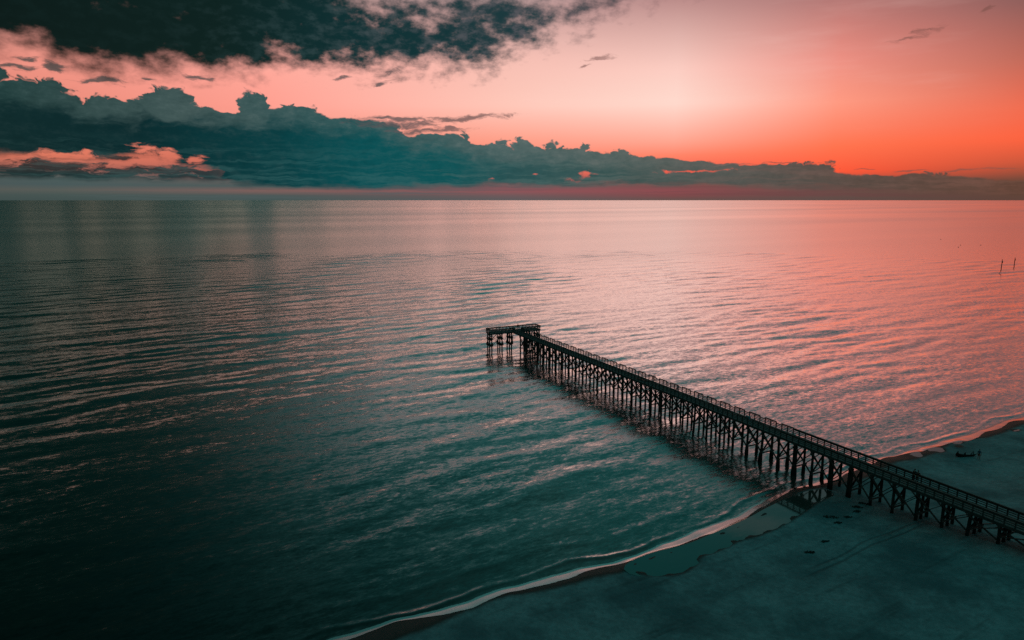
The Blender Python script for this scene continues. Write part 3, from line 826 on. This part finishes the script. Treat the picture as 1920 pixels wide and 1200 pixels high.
# ------------------------------------------------------------------ people (one skinned surface each, clothes as children)
def skinned(name, pts, edges, radii, mat, parent, root=0, sub=1):
    me = bpy.data.meshes.new(name); me.from_pydata([tuple(p) for p in pts], edges, []); me.update(); me.materials.append(mat)
    o = bpy.data.objects.new(name, me); C.objects.link(o); o.parent = parent
    m = o.modifiers.new('skin', 'SKIN'); m.use_smooth_shade = True
    for i, r_ in enumerate(radii):
        v = me.skin_vertices[0].data[i]; v.radius = (r_, r_) if not hasattr(r_, '__len__') else r_; v.use_root = (i == root)
    s_ = o.modifiers.new('sub', 'SUBSURF'); s_.levels = sub; s_.render_levels = sub
    return o
def person(loc, rz, label, shirt, pants, short=False, pose='stand', scale=1.0, group=None):
    r_ = empty('person', loc, rz); r_.scale = (scale,) * 3
    tag(r_, label, 'person', group)
    # faces +y; joint heights for 1.72 m
    if pose == 'sit':
        hip, kn, an, toe = [(s * .10, 0, .50) for s in (-1, 1)], [(s * .14, .42, .52) for s in (-1, 1)], [(s * .14, .46, .09) for s in (-1, 1)], [(s * .15, .62, .03) for s in (-1, 1)]
        z0 = -.38
    else:
        fw = .06 if pose == 'lean' else 0
        hip = [(s * .10, -.02, .88) for s in (-1, 1)]; kn = [(s * .115 + .0, .03, .48) for s in (-1, 1)]; an = [(s * .12, -.02, .08) for s in (-1, 1)]; toe = [(s * .15, .14, .03) for s in (-1, 1)]
        z0 = 0
    lean = .16 if pose == 'lean' else 0
    pel = (0, 0, .93 + z0 + .0); wai = (0, lean * .3, 1.10 + z0); che = (0, lean * .8, 1.30 + z0); nek = (0, lean + .01, 1.45 + z0); nk2 = (0, lean + .03, 1.50 + z0)
    hd1 = (0, lean + .045, 1.58 + z0); hd2 = (0, lean + .04, 1.66 + z0); hd3 = (0, lean + .035, 1.70 + z0)
    if pose == 'sit': pel = (0, 0, .55)
    pts = [pel, wai, che, nek, nk2, hd1, hd2, hd3]; rad_ = [(.15, .11), (.13, .10), (.165, .11), (.07, .07), (.052, .052), (.072, .085), (.078, .092), (.045, .055)]
    ed = [(0, 1), (1, 2), (2, 3), (3, 4), (4, 5), (5, 6), (6, 7)]
    def add(p_, r2, par): pts.append(p_); rad_.append(r2); ed.append((par, len(pts) - 1)); return len(pts) - 1
    for i, sd in enumerate((-1, 1)):
        a_ = add(hip[i], .095, 0); a_ = add(kn[i], .06, a_); a_ = add(an[i], .04, a_); add(toe[i], .035, a_)
        sh = (sd * .19, lean, 1.39 + z0)
        if pose == 'lean': el_ = (sd * .24, lean + .12, 1.14); wr = (sd * .15, lean + .34, 1.12)
        elif pose == 'sit': el_ = (sd * .24, .12, 1.10 + z0); wr = (sd * .16, .32, 1.0 + z0)
        elif pose == 'reach': el_ = (sd * .23, .10, 1.14); wr = (sd * .10, .33, 1.16)
        else: el_ = (sd * .25, -.02, 1.12); wr = (sd * .27, .06, .88)
        a_ = add(sh, .055, 2); a_ = add(el_, .042, a_); a_ = add(wr, .03, a_)
        # hand: palm, four unequal fingers and a thumb
        wv_ = Vector(wr); dv = (wv_ - Vector(el_)).normalized(); side = dv.cross(Vector((0, 0, 1)) if abs(dv.z) < .8 else Vector((0, 1, 0))).normalized()
        pa_ = add(tuple(wv_ + dv * .07), .032, a_)
        for q, (o_, l_) in enumerate(((-.027, .065), (-.009, .08), (.009, .075), (.027, .055))):
            f1 = add(tuple(wv_ + dv * (.09 + l_ * .45) + side * o_), .009, pa_)
            add(tuple(wv_ + dv * (.09 + l_ * .8) + side * o_ * 1.1 + Vector((0, .01, -.025))), .008, f1)
        add(tuple(wv_ + dv * .06 + side * (-.05 if sd > 0 else .05) + Vector((0, .01, -.01))), .011, pa_)
    body = skinned('body', pts, ed, rad_, M_skin, r_)
    # nose
    MB().tube([(0, hd1[1] + .075, hd1[2] + .03), (0, hd1[1] + .115, hd1[2] + .0)], [.012, .018], 6).build('nose', M_skin, r_)
    # hair cap
    m = MB(); rings = 6; n = 12; b0 = 0
    for i in range(rings + 1):
        ph = (math.pi * .56) * i / rings
        for k in range(n):
            th = 2 * math.pi * k / n
            m.v.append((hd2[0] + .100 * math.sin(ph) * math.cos(th), hd2[1] - .012 + .112 * math.sin(ph) * math.sin(th), hd2[2] - .0 + .095 * math.cos(ph) - (.03 * math.sin(ph) if math.sin(th) < 0 else 0)))
    for i in range(rings):
        for k in range(n): m.f.append((i * n + k, i * n + (k + 1) % n, (i + 1) * n + (k + 1) % n, (i + 1) * n + k))
    m.build('hair', M_hair, r_, True)
    # shirt
    sp_ = [(pel[0], pel[1], pel[2] + .03), wai, che, (nek[0], nek[1], nek[2] - .02)]; sr = [(.165, .13), (.15, .12), (.18, .13), (.085, .085)]; se = [(0, 1), (1, 2), (2, 3)]
    for i, sd in enumerate((-1, 1)):
        sh = Vector((sd * .19, lean, 1.39 + z0)); j = 8 + i * 14
        elb = Vector(pts[[q for q in range(len(pts)) if pts[q][0] * sd > .2 and rad_[q] == .042][0]])
        sp_.append(tuple(sh)); sr.append(.07); se.append((2, len(sp_) - 1))
        sp_.append(tuple(sh.lerp(elb, .7))); sr.append(.062); se.append((len(sp_) - 2, len(sp_) - 1))
    skinned('shirt', sp_, se, sr, shirt, r_)
    # trousers or shorts
    tp_ = [(pel[0], pel[1], pel[2] + .06), pel]; tr2 = [(.16, .12), (.165, .13)]; te = [(0, 1)]
    for i in range(2):
        tp_.append(hip[i]); tr2.append(.115); te.append((1, len(tp_) - 1))
        if short:
            q = Vector(hip[i]).lerp(Vector(kn[i]), .85); tp_.append(tuple(q)); tr2.append(.095); te.append((len(tp_) - 2, len(tp_) - 1))
        else:
            tp_.append(kn[i]); tr2.append(.08); te.append((len(tp_) - 2, len(tp_) - 1))
            q = Vector(kn[i]).lerp(Vector(an[i]), .92); tp_.append(tuple(q)); tr2.append(.062); te.append((len(tp_) - 2, len(tp_) - 1))
    skinned('shorts' if short else 'trousers', tp_, te, tr2, pants, r_)
    return r_
def on_deck(s_, y_): x_, yy = loc2w(s_, y_); return (x_, yy, ZD + .004)
# rotations: person faces +y local; out over the right rail is the direction (.9,.436)
face_right = math.atan2(-.9, .436)
person(on_deck(-15.2, .35), R(-20), 'person standing alone at the rail of the pier head', M_dark, M_dark, pose='stand', scale=1.03)
person(on_deck(53.3, -.38), face_right, 'person in dark clothes fishing at the rail halfway along the pier, rod upright', M_dark, M_dark, pose='reach', scale=1.0)
person(on_deck(112.6, -.40), face_right, 'left one of two people leaning side by side on the pier rail above the beach', M_dark, M_dark, pose='lean', scale=1.04, group='pair leaning on the rail')
person(on_deck(113.15, -.40), face_right + .15, 'right one of two people leaning side by side on the pier rail above the beach', M_dark, M_dark, pose='lean', scale=1.02, group='pair leaning on the rail')
person(on_deck(61.4, -.5), face_right + 2.2, 'person in blue shirt crouched low against the pier rail', M_teal, M_dark, pose='sit', scale=.95)
hx, hy, hz_ = on_ground(1835, 861)
person((hx, hy, hz_), R(150), 'person in blue shirt and red shorts standing on the beach beside the driftwood', M_teal, M_shorts, short=True, scale=1.04)

# fishing rod held upright on the pier
x_, y2_, z_ = on_deck(53.3, -.38); fwd = Vector((.9, .436, 0))
rod = empty('fishing_rod', (x_ + fwd.x * .42, y2_ + fwd.y * .42, z_ + 1.0), 0)
tag(rod, 'thin upright fishing rod held above the rail halfway along the pier', 'fishing rod')
MB().tube([(0, 0, -.15), (.0, 0, .35)], [.022, .018], 8).build('handle', M_dark, rod)
MB().tube([(0, 0, .35), (.02, .01, .9), (.06, .03, 1.35)], [.03, .024, .012], 6).build('blank', M_metal, rod)
MB().tube([(.04, 0, .2), (.09, 0, .2)], [.035, .035], 10).build('reel', M_metal, rod)

# rust red board lying on the deck
def board_mesh(L_, w_, th):
    m = MB(); n = 14
    for zz_ in (0, th):
        for i in range(n + 1):
            u = i / n; hw = w_ / 2 * (math.sin(math.pi * min(max(u * .92 + .04, 0), 1)) ** .6)
            rock = .06 * (2 * u - 1) ** 4
            m.v += [(-L_ / 2 + L_ * u, -hw, zz_ + rock), (-L_ / 2 + L_ * u, hw, zz_ + rock)]
    k = 2 * (n + 1)
    for i in range(n):
        a_ = 2 * i
        m.f += [(a_, a_ + 1, a_ + 3, a_ + 2), (k + a_, k + a_ + 2, k + a_ + 3, k + a_ + 1), (a_, a_ + 2, k + a_ + 2, k + a_), (a_ + 1, k + a_ + 1, k + a_ + 3, a_ + 3)]
    m.f += [(0, k, k + 1, 1), (k - 2, k - 1, 2 * k - 1, 2 * k - 2)]
    return m
o = board_mesh(3.4, .62, .09).build('paddle_board', M_red, None, True)
o.location = on_deck(51.0, -1.55); o.location.z += .02; o.rotation_euler = (0, 0, PA + R(24))
tag(o, 'long rust-red board lying flat on the pier deck near the standing angler', 'board')

def cooler(loc, rz, label):
    r_ = empty('cooler', loc, rz); tag(r_, label, 'cooler')
    def rb(name, x0, x1, y0, y1, z0, z1, mat, bev=.03):
        o = MB().box(x0, x1, y0, y1, z0, z1).build(name, mat, r_); b = o.modifiers.new('bevel', 'BEVEL'); b.width = bev; b.segments = 3
    rb('body', -.42, .42, -.24, .24, 0, .38, M_blue); rb('lid', -.44, .44, -.26, .26, .385, .46, simple('pale_lid', '#9cc8cf', .4), .02)
    for sd in (-1, 1): MB().tube([(sd * .44, -.12, .3), (sd * .50, -.1, .3), (sd * .50, .1, .3), (sd * .44, .12, .3)], .012, 6).build('handle', M_metal, r_)
cooler(on_deck(81.2, -.45), PA, 'blue cooler box set against the far rail about two thirds along the pier')
# dark bench by the junction of the head
bx = empty('bench', on_deck(-14.9, -1.6), PA + R(90)); tag(bx, 'low dark wooden bench on the pier head', 'bench')
MB().box(-.9, .9, -.2, .2, .42, .48).build('seat', M_wood, bx)
MB().box(-.9, .9, .18, .22, .55, .85).build('backrest', M_wood, bx)
for sx in (-.75, .75):
    for sy in (-.15, .15): MB().box(sx - .04, sx + .04, sy - .04, sy + .04, 0, .42).build('leg', M_wood, bx)
    MB().box(sx - .03, sx + .03, .19, .215, .42, .8).build('back_support', M_wood, bx)

# ------------------------------------------------------------------ broken old pilings beside the pier
for (u, v, h_, lab) in ((1476, 871, 3.0, 'slim broken piling standing alone in the water beside the pier, leftmost of the three'),
                        (1486, 888, 1.9, 'short thick broken piling in the water close under the pier, middle of the three'),
                        (1506, 884, 2.0, 'short broken piling in the water nearest the beach, rightmost of the three')):
    gx_, gy_ = px_ground(u, v, 0)
    m = MB(); m.tube([(0, 0, -2.0), (.02, .01, 0), (.04, .0, h_ * .6), (.06, .02, h_)], [.24, .23, .19, .15], 10, .07)
    m.tube([(.03, .05, h_ - .1), (.10, .03, h_ + .28)], [.09, .02], 6, .1)
    o = m.build('old_piling', M_pile, None, True); o.location = (gx_, gy_, 0)
    tag(o, lab, 'piling', 'broken old pilings beside the pier')

# ------------------------------------------------------------------ channel markers out at sea
def marker(u, v, h_, lab, blob):
    gx_, gy_ = px_ground(u, v, 0)
    r_ = empty('channel_marker', (gx_, gy_, 0), R(30)); tag(r_, lab, 'marker', 'pole markers in the sea')
    MB().tube([(0, 0, -3), (0, 0, h_ * .6), (.03, 0, h_)], [.26, .22, .13], 10, .04).build('pole', M_pile, r_, True)
    z_ = h_ * .73
    m = MB()
    if blob: m.v = [(.55 + dx_, -.06, z_ + dz_) for dx_, dz_ in ((0, -.8), (.62, 0), (0, .8), (-.5, 0))] + [(.55 + dx_, .06, z_ + dz_) for dx_, dz_ in ((0, -.8), (.62, 0), (0, .8), (-.5, 0))]
    else: m.v = [(dx_, -.32, z_ + dz_) for dx_, dz_ in ((-.6, -.75), (.6, -.75), (.12, .9), (-.12, .9))] + [(dx_, -.24, z_ + dz_) for dx_, dz_ in ((-.6, -.75), (.6, -.75), (.12, .9), (-.12, .9))]
    m.f = [(0, 1, 2, 3), (7, 6, 5, 4), (0, 4, 5, 1), (1, 5, 6, 2), (2, 6, 7, 3), (3, 7, 4, 0)]
    m.build('sign_board', M_sign, r_)
    MB().box(-.1, .7 if blob else .1, -.05, .05, z_ - .12, z_ + .12).build('bracket', M_metal, r_)
marker(1877, 506, 7.0, 'taller pole marker with small board standing in the open sea, the left of two', False)
marker(1901.5, 498, 5.6, 'pole marker with diamond board standing in the open sea, the right of two', True)
# small buoys
for i, (u, v) in enumerate(((1764, 449), (1797, 464), (1801, 460), (1839, 460))):
    gx_, gy_ = px_ground(u, v, 0)
    r_ = empty('buoy', (gx_, gy_, 0)); tag(r_, ('tiny dark buoy far out, leftmost of four', 'tiny dark buoy far out, lower one of the close middle pair', 'tiny dark buoy far out, upper one of the close middle pair', 'tiny dark buoy far out, rightmost of four and nearest the pole markers')[i], 'buoy', 'small buoys on the sea')
    MB().tube([(0, 0, -.35), (0, 0, -.2), (0, 0, .05), (0, 0, .3), (0, 0, .42)], [.2, .42, .5, .38, .12], 12).build('float', M_sign, r_, True)
    MB().tube([(0, 0, .4), (0, 0, 1.0)], [.05, .04], 6).build('mast', M_metal, r_)

# ------------------------------------------------------------------ driftwood on the far beach
dxx, dyy, dzz = on_ground(1812, 856)
dr_ = empty('driftwood', (dxx, dyy, dzz), R(2)); tag(dr_, 'long dark driftwood trunk with tangled branches lying on the sand', 'driftwood')
MB().tube([(-1.75, .05, .45), (-1.4, 0, .28), (-.7, -.05, .2), (.1, 0, .17), (.9, .06, .16), (1.5, .02, .12)], [.34, .30, .24, .2, .14, .07], 10, .12).build('trunk', M_drift, dr_, True)
MB().tube([(-1.5, 0, .4), (-1.62, .05, .75), (-1.5, .1, .98)], [.2, .14, .05], 8, .15).build('root', M_drift, dr_, True)
MB().tube([(-1.7, -.1, .4), (-1.95, -.2, .55), (-2.05, -.2, .62)], [.16, .09, .03], 8, .15).build('root', M_drift, dr_, True)
MB().tube([(-.3, 0, .25), (-.25, .1, .55), (-.1, .12, .72)], [.17, .13, .05], 8, .15).build('branch_stub', M_drift, dr_, True)
for (a_, b2, c_) in (((.7, 0, .2), (1.05, .15, .55), (1.35, .25, .85)), ((.9, 0, .2), (1.3, -.2, .45), (1.7, -.3, .62)), ((1.1, .05, .15), (1.5, .3, .5), (1.55, .5, .9)), ((.5, 0, .2), (.9, -.35, .3), (1.4, -.6, .22)), ((1.2, 0, .15), (1.65, .1, .3), (1.9, .05, .5))):
    MB().tube([a_, b2, c_], [.09, .055, .02], 6, .15).build('branch', M_drift, dr_, True)

# ------------------------------------------------------------------ seaweed clumps on the sand
def clump(rad_, seed):
    rr = random.Random(seed); m = MB()
    for _ in range(34):
        th = rr.uniform(0, 6.28); d0 = rr.random() ** .7 * rad_; l_ = rr.uniform(.15, .4) * rad_ * 1.6; a2 = rr.uniform(0, 6.28)
        p0 = Vector((math.cos(th) * d0 * 1.5, math.sin(th) * d0 * .7, rr.uniform(.0, .05)))
        p1 = p0 + Vector((math.cos(a2) * l_ * .5, math.sin(a2) * l_ * .4, rr.uniform(.02, .13))); p2 = p0 + Vector((math.cos(a2 + .5) * l_, math.sin(a2 + .5) * l_ * .7, 0.01))
        m.tube([p0, p1, p2], [rr.uniform(.03, .07), rr.uniform(.04, .08), .015], 5, .2)
    return m
CL = [(1606, 951, .62, 'larger dark seaweed clump on dry sand beside the pier, upper of a close pair'), (1606, 960, .58, 'dark seaweed clump on dry sand beside the pier, lower of a close pair'),
      (1558, 970, .85, 'widest dark seaweed clump, between the tidal pool and the pier'), (1590, 970, .45, 'small seaweed clump right of the widest clump'),
      (1571, 981, .55, 'seaweed clump just below the widest clump'), (1615, 944, .35, 'tiny seaweed clump closest to the pier piles, left of two'), (1627, 946, .38, 'tiny seaweed clump closest to the pier piles, right of two'),
      (1548, 1016, .45, 'lone round seaweed clump on the open beach above the dark one'), (1519, 1036, .6, 'lone dark seaweed clump lowest on the open beach')]
for i, (u, v, r2, lab) in enumerate(CL):
    gx_, gy_, _g = on_ground(u, v)
    o = clump(r2 * .8, i).build('seaweed_clump', M_weed); o.location = (gx_, gy_, gz(gx_, gy_) + .01); o.rotation_euler = (0, 0, random.uniform(-.3, .3))
    tag(o, lab, 'seaweed', 'seaweed clumps on the dry sand')
